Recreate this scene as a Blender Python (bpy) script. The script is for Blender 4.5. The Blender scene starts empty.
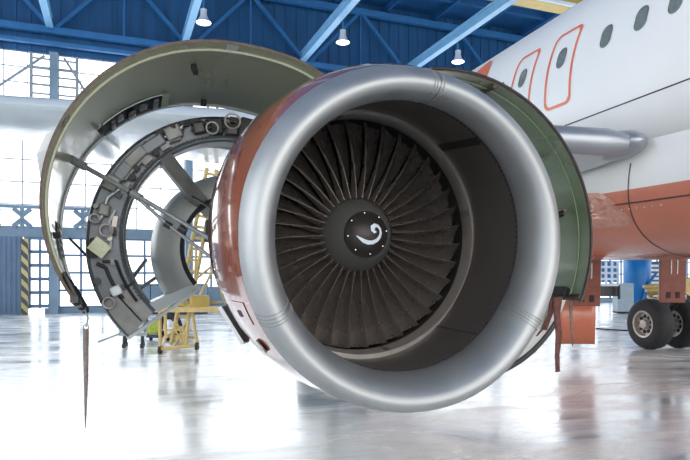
import bpy, bmesh, math, random
from mathutils import Vector, Matrix
random.seed(4)
PI = math.pi
sc = bpy.context.scene
COL = sc.collection
rad = math.radians

# ------------------------------------------------------------------ camera frame (690x460, f = 600 px)
F = 600.0; HC = 1.68; HOR = 277.0; PSI = math.atan(165/F)
OV = Vector((math.sin(PSI), math.cos(PSI), 0)); RV = Vector((math.cos(PSI), -math.sin(PSI), 0))
def P(px, py, d):
    v = OV*d + RV*((px-345)/F*d); v.z = HC + (HOR-py)/F*d
    return v
def G(px, py):                       # point of the floor seen at a pixel
    return P(px, py, F*HC/(py-HOR))
HA = rad(5.6)                        # the hangar's long axis against the aircraft's
HU = Vector((math.cos(HA), math.sin(HA), 0)); HV = Vector((-math.sin(HA), math.cos(HA), 0))
def H(u, v, z): 
    w = HU*u + HV*v; w.z = z
    return w
HM = Matrix(((HU.x, HV.x, 0), (HU.y, HV.y, 0), (0, 0, 1)))

cam = bpy.data.cameras.new('camera'); co = bpy.data.objects.new('camera', cam); COL.objects.link(co)
co.location = (0, 0, HC); co.rotation_euler = (PI/2, 0, -PSI)
cam.sensor_width = 36; cam.lens = F/690*36; cam.shift_y = (HOR-230)/690; cam.clip_end = 300; cam.clip_start = .05
sc.camera = co

# ------------------------------------------------------------------ materials
def mat(name, col, rough=.5, metal=0., var=0., vscale=4., stretch=(1,1,1), bump=0., bscale=30., coat=0., rvar=0., emit=None, alpha=None, spec=None):
    m = bpy.data.materials.new(name); m.use_nodes = True
    nt = m.node_tree; b = nt.nodes['Principled BSDF']
    b.inputs['Base Color'].default_value = (*col, 1); b.inputs['Roughness'].default_value = rough
    b.inputs['Metallic'].default_value = metal
    if spec is not None: b.inputs['Specular IOR Level'].default_value = spec
    if coat: b.inputs['Coat Weight'].default_value = coat; b.inputs['Coat Roughness'].default_value = .05
    if emit: b.inputs['Emission Color'].default_value = (*emit[0], 1); b.inputs['Emission Strength'].default_value = emit[1]
    tc = nt.nodes.new('ShaderNodeTexCoord'); mp = nt.nodes.new('ShaderNodeMapping'); mp.inputs['Scale'].default_value = stretch
    nt.links.new(tc.outputs['Object'], mp.inputs['Vector'])
    if var or rvar:
        n = nt.nodes.new('ShaderNodeTexNoise'); n.inputs['Scale'].default_value = vscale; n.inputs['Detail'].default_value = 6
        nt.links.new(mp.outputs[0], n.inputs['Vector'])
        if var:
            r = nt.nodes.new('ShaderNodeValToRGB')
            r.color_ramp.elements[0].position = .3; r.color_ramp.elements[1].position = .72
            r.color_ramp.elements[0].color = (*[max(0, c*(1-var)) for c in col], 1)
            r.color_ramp.elements[1].color = (*[min(1, c*(1+var)) for c in col], 1)
            nt.links.new(n.outputs['Fac'], r.inputs[0]); nt.links.new(r.outputs[0], b.inputs['Base Color'])
        if rvar:
            mr = nt.nodes.new('ShaderNodeMapRange'); mr.inputs[1].default_value = .3; mr.inputs[2].default_value = .7
            mr.inputs[3].default_value = max(.02, rough-rvar); mr.inputs[4].default_value = min(1, rough+rvar)
            nt.links.new(n.outputs['Fac'], mr.inputs[0]); nt.links.new(mr.outputs[0], b.inputs['Roughness'])
    if bump:
        n2 = nt.nodes.new('ShaderNodeTexNoise'); n2.inputs['Scale'].default_value = bscale; n2.inputs['Detail'].default_value = 4
        bp = nt.nodes.new('ShaderNodeBump'); bp.inputs['Strength'].default_value = bump; bp.inputs['Distance'].default_value = .02
        nt.links.new(mp.outputs[0], n2.inputs['Vector']); nt.links.new(n2.outputs['Fac'], bp.inputs['Height']); nt.links.new(bp.outputs[0], b.inputs['Normal'])
    return m
def s(r, g, b):                      # sRGB 0-255 to linear
    f = lambda c: (c/255/12.92) if c/255 <= .04045 else ((c/255+.055)/1.055)**2.4
    return (f(r), f(g), f(b))

M = {}
M['lip'] = mat('brushed aluminium', s(180,182,182), .5, .8, .06, 5, (1,.3,1), bump=.02, bscale=6, rvar=.05)
M['cowlpaint'] = mat('copper orange gloss paint', s(150,76,55), .16, 0, .12, 2.5, coat=1)
M['copper'] = mat('copper orange belly paint', s(204,120,94), .26, 0, .08, 1.2, bump=.03, bscale=1.5, coat=.4)
M['copper2'] = mat('matt copper orange', s(134,72,58), .5, 0, .18, 6)
M['coral'] = mat('coral outline paint', s(235,120,85), .4, 0, .06, 5)
M['liner'] = mat('acoustic liner grey', s(98,93,89), .42, .35, .1, 3, bump=.04, bscale=200)
M['ring'] = mat('fan case ring metal', s(168,162,156), .42, .6, .1, 8)
M['blade'] = mat('dark titanium', s(172,163,157), .28, .8, .12, 6, (1,1,1), rvar=.05)
M['edge'] = mat('lit blade edge', s(146,138,130), .35, .7, .1, 30)  # lit look of the leading edges put into a lighter metal
M['spin'] = mat('spinner grey', s(124,124,122), .4, .4, .05, 6)
M['cap'] = mat('spinner cap dark', s(52,48,47), .4, .3, .05, 9)
M['white'] = mat('white marking paint', s(225,235,245), .5)
M['green'] = mat('green primer', s(176,178,154), .34, .1, .07, 1.6, (1,.25,1), coat=.3, rvar=.08)  # left door's primer, washed lighter: haze put into the colour
M['green2'] = mat('dark green primer', s(122,142,112), .3, .1, .1, 1.8, (1,.5,1), coat=.35, rvar=.08)
M['rim'] = mat('worn brown rim', s(84,70,60), .5, .3, .3, 20)
M['dark'] = mat('near black finish', s(34,32,32), .55, .2, .3, 20)  # one near black colour for ports, recesses, duct and fittings
M['darkmetal'] = mat('dark metal', s(62,62,64), .42, .6, .25, 14)
M['grey'] = mat('grey cowling composite', s(108,113,118), .45, .3, .2, 6, rvar=.1)  # haze over the left side lifted into this grey
M['grey2'] = mat('scuffed grey panel', s(118,119,116), .45, .3, .25, 8)
M['pale'] = mat('pale grey duct', s(205,212,215), .35, .1, .1, 3)
M['core'] = mat('core cowl metal', s(196,200,196), .4, .2, .1, 3)
M['steel'] = mat('steel rod', s(150,156,156), .4, .4, .2, 20)
M['chrome'] = mat('bright clamp', s(210,215,220), .2, .9, .1, 20)
M['tag'] = mat('pale data label', s(205,210,180), .6, 0, .12, 30)
M['fus'] = mat('white aircraft paint', s(240,240,238), .4, 0, .02, 1.0)
M['wing'] = mat('wing grey white', s(205,214,218), .32, .1, .07, 1.2, (1,1,1), coat=.2)
M['slat'] = mat('slat bare metal', s(170,174,180), .35, .6, .08, 2)
M['seam'] = mat('panel seam', s(70,62,62), .7)
M['wframe'] = mat('window frame grey', s(120,122,120), .4, .4)
M['wglass'] = mat('cabin window glass', s(120,130,128), .08, 0, .15, 20)
M['tyre'] = mat('black tyre rubber', s(44,44,46), .7, 0, .2, 8, bump=.1)
M['hub'] = mat('wheel hub', s(188,182,174), .4, .4, .2, 20)
M['strap'] = mat('faded red brown webbing', s(112,72,64), .8, 0, .4, 30)
M['strap2'] = mat('pale brown webbing', s(128,116,108), .8, 0, .3, 30)
M['yellow'] = mat('safety yellow paint', s(212,186,122), .45, 0, .15, 10)
M['hiviz'] = mat('lime cover', s(190,205,90), .7, 0, .2, 15)
M['bluebeam'] = mat('bright blue steel paint', s(120,172,212), .45, 0, .06, 3)
M['bluesteel'] = mat('deep blue steel paint', s(44,112,170), .5, 0, .12, 2)
M['roof'] = mat('blue roof deck', s(24,88,142), .6, 0, .15, .8)
M['bluepanel'] = mat('blue wall panel', s(26,88,138), .55, 0, .2, .7, (3,3,.3))
M['girder'] = mat('crane girder yellow', s(196,170,88), .5, 0, .1, 3)
M['mull'] = mat('grey window bars', s(150,160,170), .5, 0, .1, 3)
M['wallgrey'] = mat('grey blue wall band', s(128,152,172), .6, 0, .15, 1)
M['doorblue'] = mat('grey blue door', s(104,130,160), .5, 0, .1, 2)
M['cabblue'] = mat('bright blue cabinet', s(20,120,190), .4, 0, .15, 3)
M['cabgrey'] = mat('pale grey cabinet', s(170,186,196), .5, 0, .1, 3)
M['navy'] = mat('slate blue cabinet', s(60,80,104), .5, 0, .3, 3)
M['lampwhite'] = mat('lamp bell', s(215,225,235), .3, .3, .05, 6)
M['bulb'] = mat('lit lamp', (1,1,1), .5, emit=((1,.98,.95), 6))
M['pane'] = mat('daylit window pane', (.8,.85,.9), .4, emit=((.95,.98,1), 1.5))
M['paneside'] = mat('added side glow pane', (.8,.85,.9), .4, emit=((.95,.98,1), 1.3))  # emission added to light the scene from the unseen sides
M['hazard'] = mat('hazard stripe', s(190,180,120), .6)
def hazard():
    m = M['hazard']; nt = m.node_tree; b = nt.nodes['Principled BSDF']
    tc = nt.nodes.new('ShaderNodeTexCoord'); w = nt.nodes.new('ShaderNodeTexWave'); w.bands_direction = 'DIAGONAL'; w.inputs['Scale'].default_value = 1.2
    r = nt.nodes.new('ShaderNodeValToRGB'); r.color_ramp.interpolation = 'CONSTANT'
    r.color_ramp.elements[0].color = (*s(80,84,86),1); r.color_ramp.elements[1].position = .5; r.color_ramp.elements[1].color = (*s(206,190,130),1)
    nt.links.new(tc.outputs['Object'], w.inputs['Vector']); nt.links.new(w.outputs['Fac'], r.inputs[0]); nt.links.new(r.outputs[0], b.inputs['Base Color'])
hazard()
def floor_mat():
    m = bpy.data.materials.new('polished hangar concrete'); m.use_nodes = True; nt = m.node_tree; b = nt.nodes['Principled BSDF']
    N = nt.nodes.new; L = nt.links.new
    tc = N('ShaderNodeTexCoord')
    mp = N('ShaderNodeMapping'); mp.inputs['Rotation'].default_value = (0,0,rad(25)); mp.inputs['Scale'].default_value = (.45,1.1,1)
    L(tc.outputs['Object'], mp.inputs[0])
    n1 = N('ShaderNodeTexNoise'); n1.inputs['Scale'].default_value = 1.1; n1.inputs['Detail'].default_value = 8; n1.inputs['Roughness'].default_value = .65; n1.inputs['Distortion'].default_value = .8
    L(mp.outputs[0], n1.inputs['Vector'])
    r1 = N('ShaderNodeValToRGB'); e = r1.color_ramp.elements
    e[0].position = .34; e[0].color = (*s(176,188,194),1); e[1].position = .60; e[1].color = (*s(240,238,232),1)
    x = e.new(.48); x.color = (*s(222,225,224),1)
    L(n1.outputs['Fac'], r1.inputs[0])
    n2 = N('ShaderNodeTexNoise'); n2.inputs['Scale'].default_value = 9; n2.inputs['Detail'].default_value = 10; n2.inputs['Roughness'].default_value = .7
    mp2 = N('ShaderNodeMapping'); mp2.inputs['Rotation'].default_value = (0,0,rad(-30)); mp2.inputs['Scale'].default_value = (.25,1,1)
    L(tc.outputs['Object'], mp2.inputs[0]); L(mp2.outputs[0], n2.inputs['Vector'])
    r2 = N('ShaderNodeValToRGB'); r2.color_ramp.elements[0].position = .33; r2.color_ramp.elements[0].color = (.72,.74,.76,1); r2.color_ramp.elements[1].position = .5; r2.color_ramp.elements[1].color = (1,1,1,1)
    L(n2.outputs['Fac'], r2.inputs[0])
    mx = N('ShaderNodeMix'); mx.data_type = 'RGBA'; mx.blend_type = 'MULTIPLY'; mx.inputs[0].default_value = .8
    L(r1.outputs[0], mx.inputs[6]); L(r2.outputs[0], mx.inputs[7]); L(mx.outputs[2], b.inputs['Base Color'])
    mr = N('ShaderNodeMapRange'); mr.inputs[1].default_value = .35; mr.inputs[2].default_value = .65; mr.inputs[3].default_value = .1; mr.inputs[4].default_value = .32
    L(n1.outputs['Fac'], mr.inputs[0]); L(mr.outputs[0], b.inputs['Roughness'])
    bp = N('ShaderNodeBump'); bp.inputs['Strength'].default_value = .12; bp.inputs['Distance'].default_value = .01
    L(n2.outputs['Fac'], bp.inputs['Height']); L(bp.outputs[0], b.inputs['Normal'])
    b.inputs['Specular IOR Level'].default_value = .6
    return m
M['floor'] = floor_mat()

# ------------------------------------------------------------------ mesh builder
class MB:
    def __init__(self): self.v = []; self.f = []; self.mi = []; self.cur = 0
    def add(self, vs, fs):
        o = len(self.v); self.v += [Vector(a) for a in vs]
        for f in fs: self.f.append([o+i for i in f]); self.mi.append(self.cur)
    def box(self, c, size, R=None):
        sx, sy, sz = [a/2 for a in size]; c = Vector(c); R = R or Matrix.Identity(3)
        vs = [c + R@Vector((x*sx, y*sy, z*sz)) for x in (-1,1) for y in (-1,1) for z in (-1,1)]
        self.add(vs, [(0,1,3,2),(4,6,7,5),(0,4,5,1),(2,3,7,6),(0,2,6,4),(1,5,7,3)])
    def beam(self, a, b, w, h, up=(0,0,1)):
        a = Vector(a); b = Vector(b); y = (b-a); l = y.length; y.normalize()
        x = y.cross(Vector(up)); 
        if x.length < 1e-4: x = y.cross(Vector((1,0,0)))
        x.normalize(); z = x.cross(y)
        self.box((a+b)/2, (w, l, h), Matrix((x, y, z)).transposed())
    def tube(self, pts, r, n=8, cap=True, closed=False):
        pts = [Vector(p) for p in pts]; k = len(pts); rs = r if isinstance(r, (list, tuple)) else [r]*k
        t0 = (pts[1]-pts[0]).normalized(); nrm = t0.orthogonal().normalized(); vs = []
        for i, p in enumerate(pts):
            if closed: t = (pts[(i+1)%k]-pts[i-1]).normalized()
            else: t = (pts[min(i+1,k-1)]-pts[max(i-1,0)]).normalized()
            nrm = (nrm - t*nrm.dot(t)).normalized(); b = t.cross(nrm)
            for j in range(n):
                a = 2*PI*j/n; vs.append(p + (nrm*math.cos(a)+b*math.sin(a))*rs[i])
        fs = []
        for i in range(k if closed else k-1):
            i2 = (i+1)%k
            for j in range(n): fs.append((i*n+j, i*n+(j+1)%n, i2*n+(j+1)%n, i2*n+j))
        if cap and not closed: fs += [tuple(range(n-1,-1,-1)), tuple((k-1)*n+j for j in range(n))]
        self.add(vs, fs)
    def grid(self, fn, nu, nv, closeu=False):         # fn(i,j) -> point
        vs = [fn(i, j) for i in range(nu) for j in range(nv)]
        fs = []
        for i in range(nu if closeu else nu-1):
            for j in range(nv-1): fs.append((i*nv+j, ((i+1)%nu)*nv+j, ((i+1)%nu)*nv+j+1, i*nv+j+1))
        self.add(vs, fs)
    def rev(self, prof, a0=0, a1=360, n=96, cen=None, closed=False, caps=False, warp=None):
        # prof of (s, r); axis +y; cen(s) -> (x, z) of the axis there
        full = abs(a1-a0) >= 359.9; k = len(prof); m = n if full else n+1
        vs = []
        for i in range(m):
            a = rad(a0 + (a1-a0)*i/n)
            for (sy, r) in prof:
                cx, cz = cen(sy) if cen else (0, 0)
                rr = r*(warp(a) if warp else 1)
                vs.append((cx+rr*math.cos(a), sy, cz+rr*math.sin(a)))
        fs = []
        for i in range(n):
            i2 = (i+1)%m
            for j in range(k if closed else k-1):
                j2 = (j+1)%k; fs.append((i*k+j, i2*k+j, i2*k+j2, i*k+j2))
        if caps and not full: fs += [tuple(range(k)), tuple((m-1)*k+j for j in range(k-1,-1,-1))]
        self.add(vs, fs)
    def disc(self, c, r, nrm, n=20, th=.01, rin=0):
        nrm = Vector(nrm).normalized(); a = nrm.orthogonal().normalized(); b = nrm.cross(a); c = Vector(c)
        self.tube([c, c+nrm*th], r, n)
    def torus(self, c, R, r, nrm, n=24, m=8):
        nrm = Vector(nrm).normalized(); a = nrm.orthogonal().normalized(); b = nrm.cross(a); c = Vector(c)
        self.tube([c+(a*math.cos(2*PI*i/n)+b*math.sin(2*PI*i/n))*R for i in range(n)], r, m, closed=True)
    def build(self, name, mats, parent=None, smooth=False, bevel=0, auto=40):
        me = bpy.data.meshes.new(name); me.from_pydata(self.v, [], self.f)
        if not isinstance(mats, (list, tuple)): mats = [mats]
        for m in mats: me.materials.append(m)
        me.polygons.foreach_set('material_index', self.mi)
        bm = bmesh.new(); bm.from_mesh(me); bmesh.ops.recalc_face_normals(bm, faces=bm.faces)
        if smooth:
            for f in bm.faces: f.smooth = True
            for e in bm.edges:
                if len(e.link_faces) == 2 and e.calc_face_angle(0) > rad(auto): e.smooth = False
        bm.to_mesh(me); bm.free()
        o = bpy.data.objects.new(name, me); COL.objects.link(o)
        if parent is not None: o.parent = parent
        if bevel:
            md = o.modifiers.new('bevel', 'BEVEL'); md.width = bevel; md.segments = 2; md.limit_method = 'ANGLE'
        return o
def empty(name, loc=(0,0,0), rz=0):
    o = bpy.data.objects.new(name, None); COL.objects.link(o); o.location = loc; o.rotation_euler = (0,0,rz); return o
def tag(o, label, cat, group=None):
    o['label'] = label; o['category'] = cat
    if group: o['group'] = group
    return o
def struct(o): o['kind'] = 'structure'; return o
def copy_tree(o, parent=None):
    c = o.copy(); COL.objects.link(c)
    if parent is not None: c.parent = parent
    for ch in list(o.children): copy_tree(ch, c)
    return c

# ================================================================== hangar shell
VB = 30.5
m = MB(); m.box(H(10, 8, -.1), (90, 80, .2), HM); struct(m.build('floor', M['floor']))
m = MB(); m.box(H(12, 8, 16.9), (60, 47, .3), HM)
for k in range(9): m.box(H(12, -12+k*5, 16.6), (60, .25, .35), HM)
for k in range(20): m.box(H(-16+k*3, 8, 16.45), (.16, 46, .35), HM)
struct(m.build('ceiling', [M['roof']]))
# back wall: opaque bands between the glazing
m = MB()
def wallbox(u0, u1, z0, z1, th=.3, v=VB): m.box(H((u0+u1)/2, v+th/2, (z0+z1)/2), (u1-u0, th, z1-z0), HM)
m.cur = 0; wallbox(-18, 42, 11.9, 16.8)
for k in range(100): m.box(H(-18+.6*k, VB-.03, 14.3), (.12, .06, 4.8), HM)
m.cur = 1; wallbox(-18, 42, 9.05, 9.8); wallbox(-18, 42, 3.5, 3.95)
wallbox(-3.0, 42, 0, .25)
m.cur = 1; wallbox(4.2, 6.4, 0, 1.2); wallbox(-18, -9, 0, 3.5)
struct(m.build('wall_back', [M['bluepanel'], M['wallgrey']]))
m = MB()
for u in (-14.6, -8.6, -2.6, 3.4, 9.4, 15.4, 21.4, 27.4, 33.4, 39.4): m.box(H(u, VB-.15, 5.95), (.35, .4, 11.9), HM)
struct(m.build('trim_1', M['wallgrey']))
# lower hexagon braced band on the left of the wall
m = MB()
for k in range(7):
    u = -8.9+1.25*k
    for (x0, x1) in ((u, u+.36), (u+1.25, u+.89)):
        m.beam(H(x0, VB-.1, 4.28), H(x1, VB-.1, 3.95), .12, .2); m.beam(H(x0, VB-.1, 4.45), H(x1, VB-.1, 4.76), .12, .2)
    m.beam(H(u, VB-.1, 3.95), H(u, VB-.1, 4.8), .1, .16)
m.beam(H(-9, VB-.1, 4.84), H(-.15, VB-.1, 4.84), .12, .14)
struct(m.build('trim_2', M['wallgrey']))
nwin = 0
for u0 in [-14.6+6*k for k in range(9)]:
    u1 = u0+6
    for (z0, z1, nu, nz, brace) in ((9.8, 11.9, 6, 3, True), (3.95, 9.05, 5, 5, False), (.25, 3.5, 6, 4, False)):
        if z1 < 4 and u0 < -5: continue
        nwin += 1
        e = struct(empty('window_%d' % nwin, (0,0,0)))
        a0 = u0
        if z1 < 4 and u0 < -2: a0 = u0
        g = MB(); g.box(H((a0+u1)/2, VB+.2, (z0+z1)/2), (u1-a0, .02, z1-z0), HM); g.build('pane', M['pane'], e)
        b = MB()
        t = .1 if z1 < 4 else (.035 if z1 > 9.5 else .045)
        for i in range(nu+1): b.box(H(u0+.18+(u1-u0-.36)*i/nu, VB+.1, (z0+z1)/2), (t, .08, z1-z0), HM)
        for i in range(nz+1): b.box(H((u0+u1)/2, VB+.1, z0+(z1-z0)*i/nz), (u1-u0-.36, .08, t*(1.6 if i in (0,nz) else 1)), HM)
        if brace:
            b.beam(H(u0+.4, VB+.03, z1-.1), H(u0+1.6, VB+.03, z0+.1), .08, .1); b.beam(H(u1-.4, VB+.03, z1-.1), H(u1-2.6, VB+.03, z0+.1), .08, .1)
            for q in (u0+.95, u1-.95): b.box(H(q, VB+.03, (z0+z1)/2), (.13, .1, z1-z0), HM)
            for q in range(5): 
                for (q0, q1) in ((u0, u0+.95), (u1-.95, u1)): b.beam(H(q0, VB+.03, z0+.25+q*.4), H(q1, VB+.03, z0+.25+q*.4), .05, .07)
        b.build('glazing_bar', M['doorblue'] if z1 < 4 else M['mull'], e)
nwin += 1; e = struct(empty('window_%d' % nwin))
g = MB(); g.box(H(-3.2, VB+.2, 1.9), (1.3, .02, 3.3), HM); g.build('pane', M['pane'], e)
g = MB()
for u in (-3.62, -3.2, -2.8): g.box(H(u, VB+.1, 1.9), (.1, .08, 3.3), HM)
for k in range(6): g.box(H(-3.2, VB+.1, .35+k*.62), (1.3, .08, .15), HM)
g.build('glazing_bar', M['doorblue'], e)
# sliding door on the left with its striped post
m = MB(); m.box(H(-6.5, VB+.1, 1.75), (5.2, .12, 3.5), HM)
for k in range(26): m.box(H(-9+.2*k, VB+.02, 1.75), (.07, .05, 3.4), HM)
struct(m.build('door_1', M['doorblue']))
m = MB(); m.box(H(-3.78, VB-.15, 1.7), (.26, .26, 3.4), HM); struct(m.build('trim_3', M['hazard']))
# unseen side walls, their glowing panes added for light
for nm, u in (('left', -17.5), ('right', 41.5)):
    m = MB(); m.box(H(u, 8, 15), (.3, 46, 3.6), HM); m.box(H(u, 8, .5), (.3, 46, 1), HM)
    for k in range(9): m.box(H(u, -14+5.6*k, 7.5), (.35, .4, 15), HM)
    struct(m.build('wall_'+nm, M['wallgrey']))
    nwin += 1; e = struct(empty('window_%d' % nwin))
    g = MB(); g.box(H(u, 8, 7.1), (.02, 46, 12.2), HM); g.build('pane', M['paneside'], e)
    g = MB()
    for k in range(24): g.box(H(u, -14+k*1.9, 7.1), (.1, .06, 12.2), HM)
    for k in range(7): g.box(H(u, 8, 1+k*2), (.1, 46, .08), HM)
    g.build('glazing_bar', M['mull'], e)

# ------------------------------------------------------------------ roof steel
t = empty('roof_truss', H(0, VB-.5, 12.8))
O = H(0, VB-.5, 12.8)
def rl(u, z, v=VB-.5): return H(u, v, z)-O
m = MB(); m.beam(rl(-17, 12.8), rl(41, 12.8), .25, .28); m.build('lower_chord', M['bluesteel'], t)
m = MB(); m.beam(rl(-17, 12.2), rl(41, 12.2), .25, .16); m.build('lower_rail', M['bluesteel'], t)
m = MB(); m.beam(rl(-17, 16.0), rl(41, 16.0), .25, .34); m.build('upper_chord', M['bluesteel'], t)
for k in range(9):
    u = -14.6+6*k
    for (a, b) in ((u, u+3), (u+6, u+3)):
        m = MB(); m.beam(rl(a, 12.8), rl(b, 16.0), .16, .16); m.build('diagonal', M['bluesteel'], t)
    m = MB(); m.beam(rl(u+3, 12.8), rl(u+3, 16), .08, .08); m.build('hanger', M['bluesteel'], t)
tag(t, 'deep blue steel lattice truss along the top of the far wall', 'roof truss')
t = empty('roof_truss', H(0, 21.5, 16.1)); O2 = H(0, 21.5, 16.1)
m = MB(); m.beam(H(-17, 21.5, 16.1)-O2, H(41, 21.5, 16.1)-O2, .2, .3); m.build('chord', M['bluesteel'], t)
tag(t, 'blue steel roof joist running across under the roof, nearer than the lattice truss', 'roof joist')
names = ['leftmost pale blue roof beam, above the tall window column', 'pale blue roof beam carrying the leftmost pendant lamp', 'pale blue roof beam carrying the middle pendant lamp, above the engine inlet', 'pale blue roof beam carrying the right pendant lamp, ending by the aircraft roof']
bms = []
for i, u in enumerate((-2.7, 3.1, 9.0, 14.9)):
    o = H(u, 8, 12.8); m = MB(); m.box((0,0,0), (.3, 43, .12), HM); m.box((0,0,.2), (.1, 43, .3), HM); m.box((0,0,.38), (.26, 43, .08), HM)
    b = m.build('roof_beam', M['bluebeam']); b.location = o; tag(b, names[i], 'beam', 'pale blue roof beams'); bms.append(b)
# pendant lamps
def lampmesh():
    t = empty('pendant_lamp')
    m = MB(); m.tube([(0,0,.02), (0,0,.5)], .03, 8); m.build('stem', M['bluesteel'], t)
    m = MB(); m.rev([(0,.0),(0,.001)], n=3)
    m = MB()
    prof = [(.13, .10), (.13, -.1), (.16, -.22), (.24, -.36), (.30, -.44)]
    n = 24
    m.grid(lambda i, j: (prof[j][0]*math.cos(2*PI*i/n), prof[j][0]*math.sin(2*PI*i/n), prof[j][1]), n, 5, True)
    m.add([(.13*math.cos(2*PI*i/n), .13*math.sin(2*PI*i/n), .10) for i in range(n)], [tuple(range(n))])
    m.build('lamp_shade', M['lampwhite'], t, smooth=True)
    m = MB(); m.tube([(0,0,-.40), (0,0,-.46)], [.27,.2], 24); m.build('lens', M['bulb'], t)
    return t
l0 = lampmesh()
spots = [((196, 12), 'leftmost of the three bell pendant lamps hanging under the blue roof'),
         ((332, 32), 'middle bell pendant lamp hanging above the engine inlet'),
         ((446, 52), 'rightmost bell pendant lamp, hanging nearest the white fuselage')]
for i, ((px, py), lb) in enumerate(spots):
    o = l0 if i == 0 else copy_tree(l0)
    u = (3.1, 9.0, 14.9)[i]
    # the lamp hangs on its beam: find v where the beam is seen at that column
    d = (12.2-HC)*F/(HOR-py); p = P(px, py, d)
    v = p.dot(HV); o.location = H(u+.2, v, 12.25)
    tag(o, lb, 'pendant lamp', 'pendant lamps under the roof')
# crane girder
o = H(20, 21.0, 13.47); t = empty('crane_girder', o)
m = MB(); m.box((0,0,.2), (38, .5, .62), HM); m.build('girder', M['girder'], t)
m = MB(); m.box(tuple(HV*-.1+Vector((0,0,-.18))), (38, .7, .1), HM); m.build('flange', M['girder'], t)
m = MB(); m.box(tuple(HV*-.5+Vector((0,0,-.15))), (38, .12, .14), HM); m.build('rail', M['white'], t)
tag(t, 'yellow overhead crane girder with white lower edge at the top of the picture', 'crane girder')
# ================================================================== aircraft (one thing)
A = empty('airliner', (6.96, 3, -.076)); AO = Vector((6.96, 3, 0)); A.rotation_euler = (rad(1.9), 0, 0)
AMI = (Matrix.Translation((6.96, 3, -.076))@Matrix.Rotation(rad(1.9), 4, 'X')).inverted()
AF = lambda v: AMI@Vector(v)+AO          # a world point in the tilted aircraft's frame
tag(A, 'white and copper orange airliner parked behind the engine, orange outlined overwing exits', 'airliner')
FX, FZ, FR = 6.96, 4.13, 1.975
def fr(y):
    if y < 22: return FR, FZ
    k = (y-22)/16; return FR*(1-.85*k**1.4), FZ+1.1*k**1.4
m = MB()
ys = [-7, -6, -4] + [-2+k for k in range(40)]
n = 96
def fp(i, j):
    y = ys[i]; r, z = fr(y)
    if y < -3: r *= {-7: .62, -6: .8, -4: .98}[y]
    a = 2*PI*j/n
    return Vector((FX+r*math.cos(a), y, z+r*math.sin(a)))-AO
for i in range(len(ys)-1):
    for j in range(n):
        q = [fp(i,j), fp(i,(j+1)%n), fp(i+1,(j+1)%n), fp(i+1,j)]
        m.cur = 1 if sum(v.z for v in q)/4 < 2.66 else 0
        m.add(q, [(0,1,2,3)])
fus = m.build('fuselage', [M['fus'], M['copper']], A)
bm = bmesh.new(); bm.from_mesh(fus.data); bmesh.ops.remove_doubles(bm, verts=bm.verts, dist=1e-4)
bmesh.ops.recalc_face_normals(bm, faces=bm.faces)
for f in bm.faces: f.smooth = True
bm.to_mesh(fus.data); bm.free()
def side(y, z, off=0.):
    r, cz = fr(y); r += off; dz = z-cz
    return Vector((FX-math.sqrt(max(r*r-dz*dz, 1e-4)), y, z))-AO
def wy(px, x=5.04): return .15+x/math.tan(PSI+math.atan((px-345)/F))
def rrect(w, h, r, n=6):
    pts = []
    for cx, cz, a0 in ((w/2-r, h/2-r, 0), (-w/2+r, h/2-r, 90), (-w/2+r, -h/2+r, 180), (w/2-r, -h/2+r, 270)):
        for k in range(n+1):
            a = rad(a0+90*k/n); pts.append((cx+r*math.cos(a), cz+r*math.sin(a)))
    return pts
def cab_window(y, z, par):
    pts = rrect(.17, .245, .08)
    m = MB()
    ring = []
    for sc_, off in ((1.16, .004), (1.08, .009), (1.0, .009), (.97, .003)): ring.append([side(y+a*sc_, z+b*sc_, off) for a, b in pts])
    k = len(pts)
    m.grid(lambda i, j: ring[j][i], k, 4, True); w = m.build('cabin_window', M['wframe'], par, smooth=True)
    m = MB(); m.add([side(y, z, .004)]+[side(y+a*.99, z+b*.99, .004) for a, b in pts], [(0, 1+i, 1+(i+1)%k) for i in range(k)]); m.build('window_pane', M['wglass'], w)
wpx = [(710,4.6),(676,4.6),(641,4.6),(606,4.6),(561,4.62),(522,4.62),(500,4.6),(485,4.6)]
for px, z in wpx: cab_window(wy(px), z, A)
for k in range(4): cab_window(wy(710)-.53*(k+1), 4.6, A)
def dense(pts):
    out = []
    for a, b in zip(pts, pts[1:]+pts[:1]):
        q = max(1, int(math.hypot(b[0]-a[0], b[1]-a[1])/.05))
        out += [(a[0]+(b[0]-a[0])*i/q, a[1]+(b[1]-a[1])*i/q) for i in range(q)]
    return out
for px, (w, h) in ((561, (.6, 1.08)), (522, (.6, 1.08))):
    y = wy(px); pts = dense(rrect(w, h, .11, 6)); z = 4.48
    m = MB(); k = len(pts)
    a = [side(y+p*1.0, z+q*1.0, .006) for p, q in pts]; f1 = (w-.09)/w; f2 = (h-.08)/h
    b = [side(y+p*f1, z+q*f2, .006) for p, q in pts]
    m.grid(lambda i, j: (a, b)[j][i], k, 2, True); m.build('exit_outline', M['coral'], A)
# orange patch on the roof line further aft
m = MB()
def patch(i, j):
    y = 9.55+.1*i; zz = 4.6+(.93*math.sin(PI*min(1, i/14))**.6)*j/8
    return side(y, zz, .01)
m.grid(patch, 15, 9); m.build('orange_marking', M['coral'], A, smooth=True)
# seam along the side
def strip(par, pts, w, name='panel_seam', mt='seam', r=None):
    m = MB(); m.tube(pts, w, 5); return m.build(name, M[mt], par)
strip(A, [side(-1+.5*k, 3.83-.022*(-1+.5*k), .0) for k in range(30)], .008)
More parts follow.
